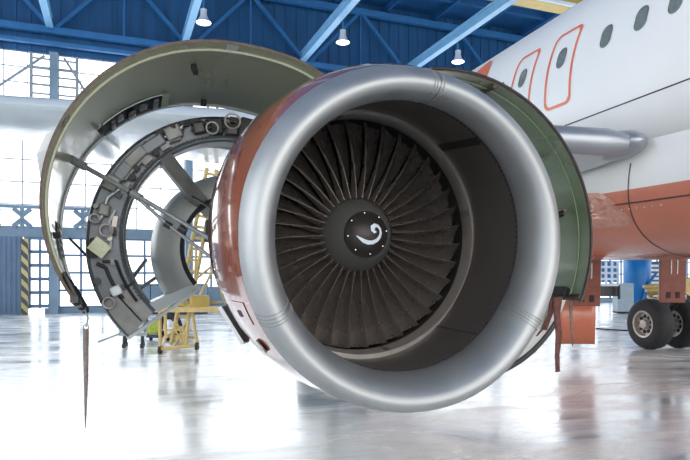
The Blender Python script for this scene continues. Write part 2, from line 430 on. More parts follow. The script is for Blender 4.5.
# belly fairing
def fair(i, j):
    y = 2.6 + 13.5*i/40; k = math.sin(PI*min(1, max(0, (y-2.2)/14.5)))**.35
    a = rad(178 + 184*j/32); c, s_ = math.cos(a), math.sin(a)
    hw = FR*.96+.16*k; p = 2.6
    x = math.copysign(abs(c)**(2/p), c)*hw; z = math.copysign(abs(s_)**(2/p), s_)
    zt = 3.1; return Vector((FX+x, y, zt+z*(zt-2.25+.40*k)*1.0 if z < 0 else zt+z))-AO
m = MB()
for i in range(40):
    for j in range(32):
        q = [fair(i,j), fair(i+1,j), fair(i+1,j+1), fair(i,j+1)]
        m.cur = 1 if sum(v.z for v in q)/4 < 2.66 else 0
        m.add(q, [(0,1,2,3)])
bf = m.build('belly_fairing', [M['fus'], M['copper']], A)
bm = bmesh.new(); bm.from_mesh(bf.data); bmesh.ops.remove_doubles(bm, verts=bm.verts, dist=1e-4)
bmesh.ops.recalc_face_normals(bm, faces=bm.faces)
for f in bm.faces: f.smooth = True
bm.to_mesh(bf.data); bm.free()
def fsurf(y, j): return fair((y-2.6)/13.5*40, j)
strip(A, [fsurf(5.75+.045*j, j) + Vector((-.004,0,0)) for j in [1+.5*k for k in range(28)]], .006)
strip(A, [fsurf(3.2+.3*k, 4.3) for k in range(14)], .009)
m = MB()
for k in range(9):
    p = fsurf(5.5+.12*k, 4.9); m.tube([p, p+Vector((-.012,0,0))], .011, 8)
m.build('fastener_row', M['lip'], A)
M['film'] = mat('crumpled protective film', s(208,146,124), .14, .15, .15, 12, coat=.8)
m = MB()
def film(i, j):
    q = 2*PI*i/22; k = j/6*(1+.18*math.sin(3*q+1)); y = 6.75+.75*k*math.cos(q); p = fsurf(y, 5.0+2.0*k*math.sin(q)+.0)
    return p+Vector((-.006-.045*(1-j/6)*random.random(), .02*random.random(), 0))
m.grid(film, 22, 7, True); m.build('protective_film', M['film'], A)
# wing
def wing(sgn, name, par):
    m = MB(); xs = [4.8, 4.0, 3.0, 1.2, -1, -3, -6, -10]
    def foil(x):
        t = 5.0-x; le = 5.5+.51*t; te = 12.3 if x > .8 else 12.3+.27*(.8-x)
        c = te-le; z0 = 3.12+.112*t; th = .5*(1-t/15*.55) if t > .5 else .55
        z0 -= 0
        pts = []
        N_ = 14
        for k in range(N_):                    # upper from TE to LE
            u = 1-k/N_; u = u**1.6 if u < 1 else 1
            pts.append((le+c*u, z0+th*(1.55*math.sqrt(u)*(1-u)+.0)+.12*u))
        for k in range(N_):
            u = (k/N_)**1.6
            pts.append((le+c*u, z0-th*(1.15*math.sqrt(u)*(1-u)**1.2)+.12*u-.02))
        return [Vector((FX+sgn*(x-FX), y, z))-AO for y, z in pts]
    secs = [foil(x) for x in xs]; k = len(secs[0])
    m.grid(lambda i, j: secs[i][j % k], len(xs), k+1)
    m.add(secs[-1], [tuple(range(k))])
    return m.build(name, M['wing'], par, smooth=True)
wing(1, 'wing', A); wing(-1, 'wing', A)
# slat nose and the root nose fairing
m = MB(); pts = [Vector((5.0-t, 5.44+.51*t, 3.09+.112*t))-AO for t in (.3,.5,1,2,3)]
m.tube(pts, [.10,.15,.15,.14,.13], 18); m.build('slat', M['slat'], A, smooth=True)
m = MB(); c = Vector((4.78, 5.86, 3.15))-AO
m.grid(lambda i, j: c+Vector((-.2*math.sin(PI*j/12)*math.cos(2*PI*i/24), -.0+.42*-math.cos(PI*j/12), .16*math.sin(PI*j/12)*math.sin(2*PI*i/24))), 24, 13, True)
m.build('wing_root_nose', M['slat'], A, smooth=True)
# flap track fairings under the left wing
for x, yy in ((-1.2, 11.2), (-4.5, 12.4)):
    m = MB(); z = 3.25+.095*(5-x)-.25
    m.tube([Vector((x, yy-1.9+.4*k, z+.02*k))-AO for k in range(10)], [.03,.12,.17,.2,.2,.19,.16,.12,.07,.02], 14); m.build('flap_fairing', M['wing'], A, smooth=True)
# hanging gear doors
def plate(x0, x1, y, z0, z1, mt, yaw=0, th=.05):
    m = MB(); R = Matrix.Rotation(yaw, 3, 'Z'); c = AF(((x0+x1)/2, y, (z0+z1)/2))-AO
    m.box(c, (x1-x0, th, z1-z0), R)
    m.cur = 1
    for q in (-.18, .18): m.box(c+R@Vector((q*(x1-x0), -th*.6, -(z1-z0)*.38)), (.09, .02, .13), R)
    m.cur = 2
    for q in (-.1, .14): m.box(c+R@Vector((q*(x1-x0), -th*.6, (z1-z0)*.05)), (.03, .02, .3), R)
    return m.build('gear_door', [M[mt], M['dark'], M['hub']], A, bevel=.012)
p = P(587, 287, 11.5); plate(p.x-.26, p.x+.26, p.y, 1.12, 2.35, 'copper2', -PSI)
p = AF(P(577, 325, 12.0))
m = MB(); R = Matrix.Rotation(-PSI, 3, 'Z'); n = 8
m.grid(lambda i, j: p+R@Vector((-.36+.72*i/n, .05*math.sin(PI*i/n), 0))-AO+Vector((0,0,-.38+1.1*j/2)), n+1, 3)
o = m.build('gear_door', M['copper'], A, smooth=True); md = o.modifiers.new('solid', 'SOLIDIFY'); md.thickness = .04
p = P(673, 283, 12.6); plate(p.x-.27, p.x+.27, p.y, 1.14, 2.5, 'copper2', -PSI)
# main gear of the far side
def wheel(c, R=.585, w=.42, face=-1):
    c = AF(c)
    prof = [(-.5,.50),(-.5,.62),(-.49,.80),(-.42,.93),(-.28,.99),(0,1),(.28,.99),(.42,.93),(.49,.80),(.5,.62),(.5,.50)]
    m = MB(); n = 48
    for g in (-.2,-.07,.07,.2): pass
    m.grid(lambda i, j: Vector(c)-AO+Vector((prof[j][0]*w, prof[j][1]*R*math.cos(2*PI*i/n), prof[j][1]*R*math.sin(2*PI*i/n))), n, len(prof), True)
    t = m.build('wheel', M['tyre'], A, smooth=True)
    m = MB(); x = face*w*.5
    hp = [(.96*x,.56*R),(1.02*x,.53*R),(.98*x,.47*R),(.55*x,.42*R),(.5*x,.2*R),(1.0*x,.17*R),(1.05*x,.0)]
    m.grid(lambda i, j: Vector(c)-AO+Vector((hp[j][0], hp[j][1]*math.cos(2*PI*i/n), hp[j][1]*math.sin(2*PI*i/n))), n, len(hp), True)
    m.build('hub', M['hub'], t, smooth=True)
    m = MB()
    for k in range(9):
        a = 2*PI*k/9; m.tube([Vector(c)-AO+Vector((.54*x, .31*R*math.cos(a), .31*R*math.sin(a))), Vector(c)-AO+Vector((.62*x, .31*R*math.cos(a), .31*R*math.sin(a)))], .045, 10)
    m.build('vent_hole', M['dark'], t)
    return t
def gear(x, y, near):
    for dx in (-.42, .42): wheel((x+dx, y, .585))
    m = MB(); m.tube([AF((x, y, .585))-AO, AF((x, y, 2.9))-AO], .13, 16); m.tube([AF((x-.45, y, .585))-AO, AF((x+.45, y, .585))-AO], .09, 12)
    m.tube([AF((x, y-.05, .8))-AO, AF((x, y-.45, 1.15))-AO, AF((x, y-.1, 1.6))-AO], .05, 8)
    m.build('landing_gear_leg', M['darkmetal'], A, smooth=True)
p = P(650, 321, 14.0)
gear(p.x+.42, p.y, True); gear(2*FX-(p.x+.42), p.y, False)
p2 = P(688, 322, 16.5)
# ================================================================== the engine
EP = RV*.43 + OV*3.40; TOE = rad(1.7)
E = empty('turbofan_engine', (EP.x, EP.y, 0), TOE)
tag(E, 'large turbofan engine with silver inlet lip, dark fan and opened green cowl doors', 'jet engine')
EMi = (Matrix.Translation((EP.x, EP.y, 0))@Matrix.Rotation(TOE, 4, 'Z')).inverted()
def LP(px, py, d): return EMi@P(px, py, d)
def zc(y):
    tab = [(-.1,1.878),(0,1.883),(.3,1.9425),(.9,1.985),(1.2,2.0),(9,2.0)]
    for (a, za), (b, zb) in zip(tab, tab[1:]):
        if y <= b: return za+(zb-za)*max(0, (y-a)/(b-a))
    return 2.0
CE = lambda y: (0, zc(y))
wp = lambda a: 1+.012*max(0, math.sin(a))+.022*max(0, -math.sin(a))-.022*math.exp(-((((a+PI+rad(32))%(2*PI))-PI)/rad(24))**2)-.004
# lip
lip_o = [(.17,1.01),(.13,1.001),(.09,.99),(.055,.975),(.03,.958),(.012,.94),(.002,.92),(0,.903),(.004,.885),(.018,.866),(.045,.846),(.085,.828),(.14,.812),(.2,.807),(.25,.813),(.29,.824)]
m = MB(); m.rev(lip_o, n=160, cen=CE, warp=wp); lip = m.build('inlet_lip', M['lip'], E, smooth=True)
def on_prof(prof, t, a, off=0.):
    i = min(len(prof)-2, int(t)); f = t-i
    s0 = prof[i][0]+(prof[i+1][0]-prof[i][0])*f; r0 = prof[i][1]+(prof[i+1][1]-prof[i][1])*f
    ds = prof[i+1][0]-prof[i][0]; dr = prof[i+1][1]-prof[i][1]; l = math.hypot(ds, dr)
    ns, nr = dr/l, -ds/l          # outward for this running direction (outer to inner)
    s0 += ns*off; r0 += -nr*off*-1 if False else nr*off*-1*-1
    x, z = CE(s0); rr = r0*wp(rad(a)); return Vector((x+rr*math.cos(rad(a)), s0, z+rr*math.sin(rad(a))))
for a in (82, 207, -33):
    m = MB(); K = 40; T = len(lip_o)-1.001
    m.tube([on_prof(lip_o, T*k/K, a) for k in range(K+1)], .0022, 5); m.build('lip_seam', M['seam'] if a == 82 else M['wframe'], lip)
    for side_ in (-1.3, 1.3, 2.4):
        m = MB()
        for k in range(30):
            p = on_prof(lip_o, T*(k+.5)/30, a+side_); m.box(p, (.006,.006,.006), Matrix.Rotation(.7, 3, 'Y'))
        m.build('rivet_row', M['wframe'], lip)
# barrel
m = MB(); bar = [(.29,.822),(.31,.826),(.5,.845),(.75,.866),(1.0,.886)]
m.rev(bar, n=160, cen=CE, warp=wp); br = m.build('inlet_barrel', M['liner'], E, smooth=True)
m = MB()
for k in range(150):
    a = 2*PI*k/150; s0 = .302; x, z = CE(s0); rr = .822*wp(a); m.box((x+rr*math.cos(a), s0, z+rr*math.sin(a)), (.012,.012,.012), Matrix.Rotation(-a, 3, 'Y'))
m.build('fastener_row', M['darkmetal'], br)
m = MB(); m.rev([(.285,.8185),(.295,.8175),(.30,.82)], n=160, cen=CE, warp=wp); m.build('joint_line', M['seam'], br)
for a, w in ((48, .032), (-50, .008), (172, .008)):
    m = MB()
    m.grid(lambda i, j: (lambda s0, aa, r: Vector((r*wp(aa)*math.cos(aa), s0, zc(s0)+r*wp(aa)*math.sin(aa))))(.32+.66*i/10, rad(a)+(j-1)*w/.85, .8255+.060*i/10-.002), 11, 3)
    m.build('seal_strip', M['dark'] if a == 48 else M['seam'], br)
# fan case ring
m = MB(); m.rev([(.975,.9),(.975,.868),(.985,.862),(1.11,.855),(1.13,.87)], n=140, cen=CE); rg = m.build('fan_case_ring', M['ring'], E, smooth=True)
for k in range(4):
    m = MB()
    a0 = 12+90*k
    for dy in (.99, 1.03, 1.07):
        for da in (-1.2, 1.2):
            a = rad(a0+da); m.disc((.86*math.cos(a), dy, zc(dy)+.86*math.sin(a)), .006, (-math.cos(a), 0, -math.sin(a)), 8, .004)
    a = rad(a0); m.beam((.861*math.cos(a), .975, zc(1)+.861*math.sin(a)), (.856*math.cos(a), 1.11, zc(1.1)+.856*math.sin(a)), .006, .004)
    m.build('splice_plate', M['dark'], rg)
# outer inlet cowl
cow_o = [(.17,1.011),(.3,1.04),(.5,1.072),(.75,1.098),(.93,1.105),(.95,1.10),(.95,1.0)]
m = MB(); m.rev(cow_o, n=160, cen=CE, warp=wp); ic = m.build('inlet_cowl', M['cowlpaint'], E, smooth=True)
m = MB(); m.rev([(.955,1.108),(.985,1.108),(.985,.96),(.955,.96)], n=140, cen=CE, closed=True); m.build('rear_flange', M['dark'], ic, smooth=True)
def cowl_patch(a0, a1, s0, s1, name, mt, off=.002, shape=None):
    m = MB()
    def g(i, j):
        a = rad(a0+(a1-a0)*i/8); sy = s0+(s1-s0)*j/6
        for (p, q) in zip(cow_o, cow_o[1:]):
            if p[0] <= sy <= q[0]: r = p[1]+(q[1]-p[1])*(sy-p[0])/(q[0]-p[0]); break
        r = r*wp(a)+off; return Vector((r*math.cos(a), sy, zc(sy)+r*math.sin(a)))
    m.grid(g, 9, 7); return m.build(name, M[mt], ic)
cowl_patch(203, 211, .3, .6, 'access_panel', 'cowlpaint', .004)
cowl_patch(206, 208.2, .42, .5, 'drain_port', 'dark', .006)
m = MB()
def oval(i, j):
    a = rad(219.5)+.035*math.cos(2*PI*i/24)*j/1; sy = .45+.045*math.sin(2*PI*i/24)*j
    r = 1.066*wp(a)+.005; return Vector((r*math.cos(a), sy, zc(sy)+r*math.sin(a)))
m.grid(oval, 24, 2, True); m.build('drain_port', M['dark'], ic)
m = MB(); m.tube([oval(i, 1.15) for i in range(24)], .006, 6, closed=True); m.build('port_rim', M['ring'], ic)
# fan blades
def blade_mesh():
    m = MB(); NR = 12; NC = 9
    loops = []
    for i in range(NR+1):
        f = i/NR; r = .27+(.856-.27)*f
        st = rad(14+42*f**.9); ch = .155+.055*f; cam_ = .040*(1-.45*f); th = .010*(1-.72*f)+.0015
        lean = .02*math.sin(PI*f)-.015*f
        up = []; lo = []
        for k in range(NC+1):
            u = k/NC; y = (u-.45)*ch; c = cam_*4*u*(1-u); t = th*(math.sqrt(u)*(1-u)*2.6+.06) if u > 0 else .0006
            for lst, sg in ((up, 1), (lo, -1)):
                q = c+sg*t
                # chord direction: from the leading edge (front, leading counter clockwise) to the trailing edge
                ay = y*math.cos(st)+q*math.sin(st)
                at = y*math.sin(st)-q*math.cos(st)
                ang = (at+lean)/r
                lst.append(Vector((r*math.sin(ang), 1.215+ay-.03*(1-f), r*math.cos(ang))))
        loops.append(up+lo[::-1])
    k = len(loops[0])
    m.grid(lambda i, j: loops[i][j % k], NR+1, k+1)
    m.add(loops[-1], [tuple(range(k))])
    return m
b0 = blade_mesh().build('fan_blade', M['blade'], E, smooth=True, auto=60); b0.location = (0, 0, 2.0)
NB = 36
m = MB(); pts = []
for i in range(13):
    f = i/12; r = .27+(.856-.27)*f; st = rad(14+42*f**.9); ch = .155+.055*f; y = -.45*ch
    ang = (y*math.sin(st)+.02*math.sin(PI*f)-.015*f)/r
    pts.append(Vector((r*math.sin(ang), 1.215+y*math.cos(st)-.03*(1-f), r*math.cos(ang))))
m.tube(pts, .0022, 6); le0 = m.build('leading_edge', M['edge'], b0, smooth=True)
for k in range(1, NB):
    c = b0.copy(); COL.objects.link(c); c.parent = E; c.rotation_euler = (0, 2*PI*k/NB, 0)
    c2 = le0.copy(); COL.objects.link(c2); c2.parent = c

# spinner
CS = lambda y: (0, 1.985+.05*(y-.94)*1.0)
m = MB(); m.rev([(.945,.163),(.95,.168),(1.02,.206),(1.1,.25),(1.16,.277),(1.22,.287),(1.42,.287)], n=72, cen=CS); sp = m.build('spinner', M['spin'], E, smooth=True)
cap_p = [(.865,.0),(.868,.03),(.885,.08),(.91,.125),(.938,.162),(.95,.160)]
m = MB(); m.rev(cap_p, n=64, cen=CS); m.build('spinner_cap', M['cap'], sp, smooth=True)
m = MB(); m.rev([(.936,.161),(.934,.165),(.944,.169),(.95,.165)], n=64, cen=CS); m.build('cap_rim', M['darkmetal'], sp, smooth=True)
m = MB()
for k in range(8):
    a = rad(8+45*k); m.disc((.147*math.cos(a), .93, zc(.94)+.004+.147*math.sin(a)), .004, (0,-1,0), 8, .01)
m.build('cap_bolt', M['chrome'], sp)
m = MB()
for k in range(44):
    a = 2*PI*k/44; m.disc((.262*math.cos(a), 1.13, 1.993+.262*math.sin(a)), .004, (.5*math.cos(a),-.8,.5*math.sin(a)), 6, .006)
m.build('rivet_row', M['darkmetal'], sp)
def cap_y(r):
    for (p, q) in zip(cap_p, cap_p[1:]):
        if p[1] <= r <= q[1]: return p[0]+(q[0]-p[0])*(r-p[1])/(q[1]-p[1])
    return .93
sw = [((356,234.6),.6),((359,237),2.2),((363,239.8),3.6),((367.5,241.3),4.0),((372,241.0),3.8),((376.5,238.7),3.5),((379.6,235),3.2),((380.6,231),2.9),((379.8,227.4),2.8),((377.4,224.8),3.2),((374.4,224.2),4.2),((371.8,226.2),5.0),((371.8,229.2),4.6),((373.6,231.0),2.8),((375.6,230.6),1.0)]
pl = []
for (px, py), w in sw:
    x = (px-368.5)/138*1.02; z = (233-py)/138; pl.append((Vector((x, 0, z)), w/138*.5))
m = MB(); vv = []
for i, (p, w) in enumerate(pl):
    t = (pl[min(i+1, len(pl)-1)][0]-pl[max(i-1,0)][0]).normalized(); nn = Vector((-t.z, 0, t.x))
    for sg in (-1, 0, 1):
        q = p+nn*w*sg; r = math.hypot(q.x, q.z); vv.append(Vector((q.x, cap_y(r)-.003, 1.983+q.z)))
m.add(vv, [(3*i+j, 3*i+j+1, 3*i+j+4, 3*i+j+3) for i in range(len(pl)-1) for j in (0,1)])
m.build('swirl_mark', M['white'], sp)
# fan case and what is behind the fan
m = MB(); m.rev([(1.13,.87),(1.5,.88),(1.5,.2)], n=72, cen=CE); m.build('duct_interior', M['dark'], E)
m = MB(); m.rev([(.95,.98),(1.0,1.02),(1.05,.97),(1.4,.96),(1.42,1.0),(1.46,1.0),(1.48,.95),(1.95,.93),(2.0,.97),(2.05,.97),(2.05,.6),(2.3,.5),(3.4,.42),(3.5,.1)], n=72, cen=CE); fc = m.build('fan_case', M['darkmetal'], E, smooth=True)
for k in range(14):
    a = rad(120+k*13+random.uniform(-3,3)); m = MB(); r = .98+random.uniform(0,.05)
    pts = [(r*math.cos(a+.05*math.sin(q*2.1+k)), 1.0+.16*q, 2.0+r*math.sin(a+.05*math.sin(q*2.1+k))) for q in range(7)]
    m.tube(pts, random.choice((.012,.018,.025)), 7); m.build('pipe', M[random.choice(('dark','steel','grey2'))], fc, smooth=True)
for k in range(7):
    a = rad(130+k*24); m = MB(); r = 1.02; m.box((r*math.cos(a), 1.25+.2*(k%3), 2+r*math.sin(a)), (.12,.2,.16), Matrix.Rotation(-a, 3, 'Y')); m.build('equipment_box', M['dark'], fc, bevel=.01)
# cowl door protruding lower edge seen at the left of the inlet
m = MB(); a1 = LP(218, 308, 4.05); a2 = LP(241, 345, 4.0); a3 = LP(226, 308, 4.5); a4 = LP(247, 343, 4.4)
m.add([a1, a2, a4, a3], [(0,1,2,3)]); o = m.build('lower_flange', M['pale'], E); md = o.modifiers.new('solid', 'SOLIDIFY'); md.thickness = .025

# ---- fan cowl doors
class Cowl:
    def __init__(s_, cn, cf, Rn, Rf, a0, a1, bump=None):
        s_.cn, s_.cf, s_.Rn, s_.Rf, s_.a0, s_.a1, s_.b = Vector(cn), Vector(cf), Rn, Rf, a0, a1, bump or (lambda a: 1)
    def pt(s_, a, t, off=0):
        c = s_.cn.lerp(s_.cf, t); R = (s_.Rn+(s_.Rf-s_.Rn)*t)*s_.b(a) - .0 + off
        if t > 1: R -= .0
        return Vector((c.x+R*math.cos(rad(a)), c.y, c.z+R*math.sin(rad(a))))
    def skin(s_, parent, name, inner, outer, th=.045):
        m = MB(); n = 60; T = [0, .04, .1, .3, .5, .7, .9, 1]
        g = lambda i: s_.a0+(s_.a1-s_.a0)*i/n
        m.cur = 0; m.grid(lambda i, j: s_.pt(g(i), T[j]), n+1, len(T))
        m.cur = 1; m.grid(lambda i, j: s_.pt(g(i), T[j], th), n+1, len(T))
        m.cur = 2
        for t in (0, 1): m.grid(lambda i, j: s_.pt(g(i), t, th*j), n+1, 2)
        for i in (0, n): m.grid(lambda k, j: s_.pt(g(i), T[k], th*j), len(T), 2)
        return m.build(name, [inner, outer, M['rim']], parent, smooth=True)
    def patch(s_, par, name, mt, a0, a1, t0, t1, off=-.006, n=10, th=0):
        m = MB(); m.grid(lambda i, j: s_.pt(a0+(a1-a0)*i/n, t0+(t1-t0)*j/3, off), n+1, 4)
        o = m.build(name, M[mt] if isinstance(mt, str) else mt, par, smooth=True)
        if th: md = o.modifiers.new('solid', 'SOLIDIFY'); md.thickness = th
        return o
    def rib(s_, par, name, mt, a0, a1, t, r=.012, n=40, off=-.01):
        m = MB(); m.tube([s_.pt(a0+(a1-a0)*i/n, t, off) for i in range(n+1)], r, 6); return m.build(name, M[mt], par, smooth=True)
gb = lambda a: 1+.075*math.exp(-((a-50)/22)**2)
cn = LP(222, 206, 4.35); cf = LP(202, 235, 5.5)
CL = Cowl(cn, cf, 1.18, 1.19, 42, 214, gb)
L = CL.skin(E, 'fan_cowl', M['green'], M['copper2'], .02)
L['label'] = 'left fan cowl door raised, olive green inside'
CL.rib(L, 'edge_bead', 'green', 42, 214, .08, .014); CL.rib(L, 'edge_bead', 'pale', 42, 214, .97, .014)
for a in (84, 150): CL.patch(L, 'joint_strap', 'green2' if a != 84 else 'pale', a, a+4, .0, .09, -.008)
CL.patch(L, 'access_recess', 'dark', 108, 135, .72, .93, -.008)
for a, t0, t1, w in ((110, .74, .9, 2), (115, .75, .84, 3), (120, .8, .92, 3), (126, .74, .83, 2.5), (130, .76, .92, 1.5)): CL.patch(L, 'recess_fitting', 'grey2', a, a+w, t0, t1, -.02, 4, .02)
CL.rib(L, 'recess_frame', 'pale', 108, 135, .72, .006, 20); CL.rib(L, 'recess_frame', 'darkmetal', 108, 135, .94, .012, 20)
CL.patch(L, 'recess_edge', 'tag', 105, 108, .70, .95, -.015)
CL.patch(L, 'vent_recess', 'dark', 178, 193, .72, .90, -.008)
for k in range(5): CL.patch(L, 'vent_slat', 'grey2', 179.5+k*3, 180.3+k*3, .72, .9, -.02, 2, .01)
for a, t, r in ((98, .3, .02), (97, .36, .014), (90, .9, .03), (58, .35, .035), (56, .55, .05), (137, .75, .02), (187, .45, .03)):
    m = MB(); p = CL.pt(a, t, -.03); m.box(p, (.02+r, .06, .03+r*.6), Matrix.Rotation(-rad(a), 3, 'Y')); m.build('bracket', M['dark'], L, bevel=.005)
# outer rim at the hinge end, hinges
m = MB(); m.tube([CL.pt(44, t, -.02) for t in (0, .3, .6, 1)], .03, 8); m.build('hinge_beam', M['rim'], L)
# latches at the lower end
for k, t in enumerate((.08, .5, .92)):
    m = MB(); p = CL.pt(214, t, .0); q = CL.pt(204, t, -.02); u = CL.pt(215, t+.02, .01)
    m.tube([q, p, u], [.018,.032,.03], 8); m.build('latch', M['darkmetal'], L)
m = MB(); m.beam(CL.pt(214, 0, .01), CL.pt(214, 1, .01), .05, .04); m.build('lower_beam', M['darkmetal'], L)
# strake on the outside
m = MB(); a = 158
a = 164
base = [CL.pt(a-9, .10, .02), CL.pt(a-4, .12, .02), CL.pt(a+4, .16, .02), CL.pt(a+11, .2, .02)]
tips = [CL.pt(a-9, .10, .03), CL.pt(a-6.5, .11, .085), CL.pt(a+0, .13, .10), CL.pt(a+11, .2, .025)]
m.add(base+tips, [(0,1,5,4),(1,2,6,5),(2,3,7,6)]); o = m.build('strake', M['pale'], L); md = o.modifiers.new('solid','SOLIDIFY'); md.thickness = .03
# right door
cn = LP(452, 236, 4.35); cf = cn+Vector((0.0, 1.2, 0))
CR = Cowl(cn, cf, 1.19, 1.2, 98, -22)
Rr = CR.skin(E, 'fan_cowl', M['green2'], M['rim'], .02)
Rr['label'] = 'right fan cowl door, dark green inside'
CR.rib(Rr, 'edge_bead', 'green2', 98, -22, .1, .007, off=-.004); CR.rib(Rr, 'edge_bead', 'darkmetal', 98, -24, .0, .012, off=.02)
m = MB(); m.tube([CR.pt(72.5, t, -.02) for t in (0,.2,.5)], .014, 6); m.build('stiffener', M['rim'], Rr)
for o_ in (0, .03):
    m = MB(); m.tube([CR.pt(12, .2, -.04)+Vector((0,0,-o_)), LP(535, 222+o_*150, 4.75), LP(500, 235+o_*150, 4.8)], .012, 8); m.build('hold_open_rod', M['dark'], Rr)
m = MB(); m.tube([CR.pt(12, .22, 0), CR.pt(12, .22, -.07)], .022, 10); m.build('rod_socket', M['ring'], Rr)
m = MB(); m.tube([CR.pt(36, .25, 0), CR.pt(36, .25, -.03)], .025, 10); m.build('bolt_head', M['grey2'], Rr)
m = MB(); m.box(CR.pt(-21, .18, -.03), (.05,.16,.08), Matrix.Rotation(rad(21), 3, 'Y')); m.build('latch', M['dark'], Rr, bevel=.01)
m = MB(); m.tube([CR.pt(-22, t, .02) for t in (0,.5,1)], .03, 8); m.build('lower_beam', M['rim'], Rr)

# ---- left thrust reverser half
RC = LP(224, 245, 5.2); RI = RC+Vector((.05, 0, .06)); Y0 = RC.y
RO, RN = 1.11, .87
T = empty('thrust_reverser_half'); T.parent = E; T['label'] = 'left thrust reverser half swung open, grey face with pipework'
def rp(a, r, dy=0.):            # r: 0 inner edge .. 1 outer edge of the front face
    a_ = rad(a); po = Vector((RC.x+RO*math.cos(a_), Y0+dy, RC.z+RO*math.sin(a_))); pi_ = Vector((RI.x+RN*math.cos(a_), Y0+dy, RI.z+RN*math.sin(a_)))
    return pi_.lerp(po, r)
n = 60; A0, A1 = 58, 225; g = lambda i: A0+(A1-A0)*i/n
m = MB(); m.grid(lambda i, j: rp(g(i), (0,.06,.12,.9,.96,1)[j], (-.0,-.03,0,0,-.03,0)[j]), n+1, 6); fp_ = m.build('front_face', M['grey'], T, smooth=True)
m = MB(); m.grid(lambda i, j: rp(g(i), 1-.12*j/4, .30*j), n+1, 5); m.build('outer_skin', M['grey'], T, smooth=True)
m = MB(); m.grid(lambda i, j: rp(g(i), 0, .09*j+.002), n+1, 5); m.build('inner_skin', M['pale'], T, smooth=True)
m = MB(); m.tube([rp(g(i), -.02, .1) for i in range(n+1)], .01, 6); m.build('inner_seal', M['grey2'], T, smooth=True)
m = MB()
for k in range(70):
    a = 66+(215-66)*k/69; m.box(rp(a, .10, -.012), (.014,.014,.014), Matrix.Rotation(-rad(a), 3, 'Y'))
m.build('fastener_row', M['darkmetal'], T)
for pts, r, mt in (
    ([(172,.7),(168,.6),(160,.62),(155,.4)], .016, 'steel'), ([(190,.75),(193,.55),(203,.5),(210,.45)], .014, 'dark'),
    ([(190,.6),(192,.25),(205,.22),(215,.2)], .012, 'dark'), ([(150,.75),(140,.55),(130,.6),(120,.55),(110,.7)], .02, 'steel'),
    ([(150,.4),(140,.35),(128,.4),(115,.3)], .016, 'grey2'), ([(100,.7),(92,.45),(84,.6),(76,.4),(68,.6)], .022, 'dark'),
    ([(102,.35),(94,.6),(86,.35),(78,.65),(70,.3)], .018, 'dark'), ([(166,.3),(172,.4),(178,.3),(186,.35)], .01, 'pale')):
    m = MB(); dense = []
    for (p, q) in zip(pts, pts[1:]):
        for k in range(5): dense.append(rp(p[0]+(q[0]-p[0])*k/5, p[1]+(q[1]-p[1])*k/5, -.03))
    dense.append(rp(pts[-1][0], pts[-1][1], -.03)); m.tube(dense, r, 7); m.build('pipe', M[mt], T, smooth=True)
for a, r_, w, h, mt in ((182,.75,.07,.12,'darkmetal'),(153,.7,.12,.13,'grey2'),(146,.6,.1,.16,'grey'),(137,.6,.1,.2,'grey2'),(127,.55,.1,.2,'grey'),(116,.6,.12,.14,'grey2'),(104,.5,.1,.1,'darkmetal'),(95,.5,.14,.1,'dark'),(80,.55,.18,.14,'dark'),(71,.5,.16,.12,'dark'),(205,.5,.09,.08,'pale'),(166,.6,.09,.1,'grey2'),(88,.3,.08,.1,'darkmetal')):
    m = MB(); m.box(rp(a, r_, -.03), (w, .06, h), Matrix.Rotation(-rad(a), 3, 'Y')); m.build('equipment_box', M[mt], T, bevel=.015)
for a, r_, R_, mt in ((176,.45,.05,'chrome'),(87,.75,.065,'chrome'),(208,.8,.045,'chrome'),(170,.8,.035,'steel'),(73,.65,.03,'chrome'),(98,.4,.05,'steel'),(66,.5,.035,'steel')):
    m = MB(); m.torus(rp(a, r_, -.06), R_, .009, (0,1,0)); m.build('clamp', M['steel' if mt=='steel' else 'ring'], T, smooth=True)
random.seed(11)
for k in range(26):
    a = 64+5.6*k+random.uniform(-1.5,1.5); r_ = random.choice((.25,.35,.8,.85))
    m = MB()
    if k % 3: m.box(rp(a, r_, -.02), (random.uniform(.03,.06), .05, random.uniform(.03,.09)), Matrix.Rotation(-rad(a), 3, 'Y'))
    else: m.tube([rp(a, r_, 0), rp(a, r_, -.06)], random.uniform(.018,.03), 10)
    m.build('fitting', M[random.choice(('dark','darkmetal','ring','grey2')) if k > 8 else 'dark'], T)
for k in range(9):
    a = 62+7*k; m = MB(); m.tube([rp(a+q*2.2, .62+.22*math.sin(q*1.1+k), -.045) for q in range(6)], .009, 6); m.build('wire_loom', M['dark'], T, smooth=True)
m = MB(); m.box(rp(183.5, .62, -.07), (.14,.01,.12), Matrix.Rotation(rad(38), 3, 'Y')); m.build('data_plate', M['tag'], T)
m = MB(); m.tube([rp(206, r, -.02) for r in (0, .5, 1)], .008, 6); m.tube([rp(206, .55, -.02), rp(224, .45, -.02)], .007, 6); m.build('panel_seam', M['dark'], T)
m = MB(); m.grid(lambda i, j: rp(207+18*i/8, .08+.84*j/3, -.012), 9, 4); m.build('lower_panel', M['grey2'], T, smooth=True)
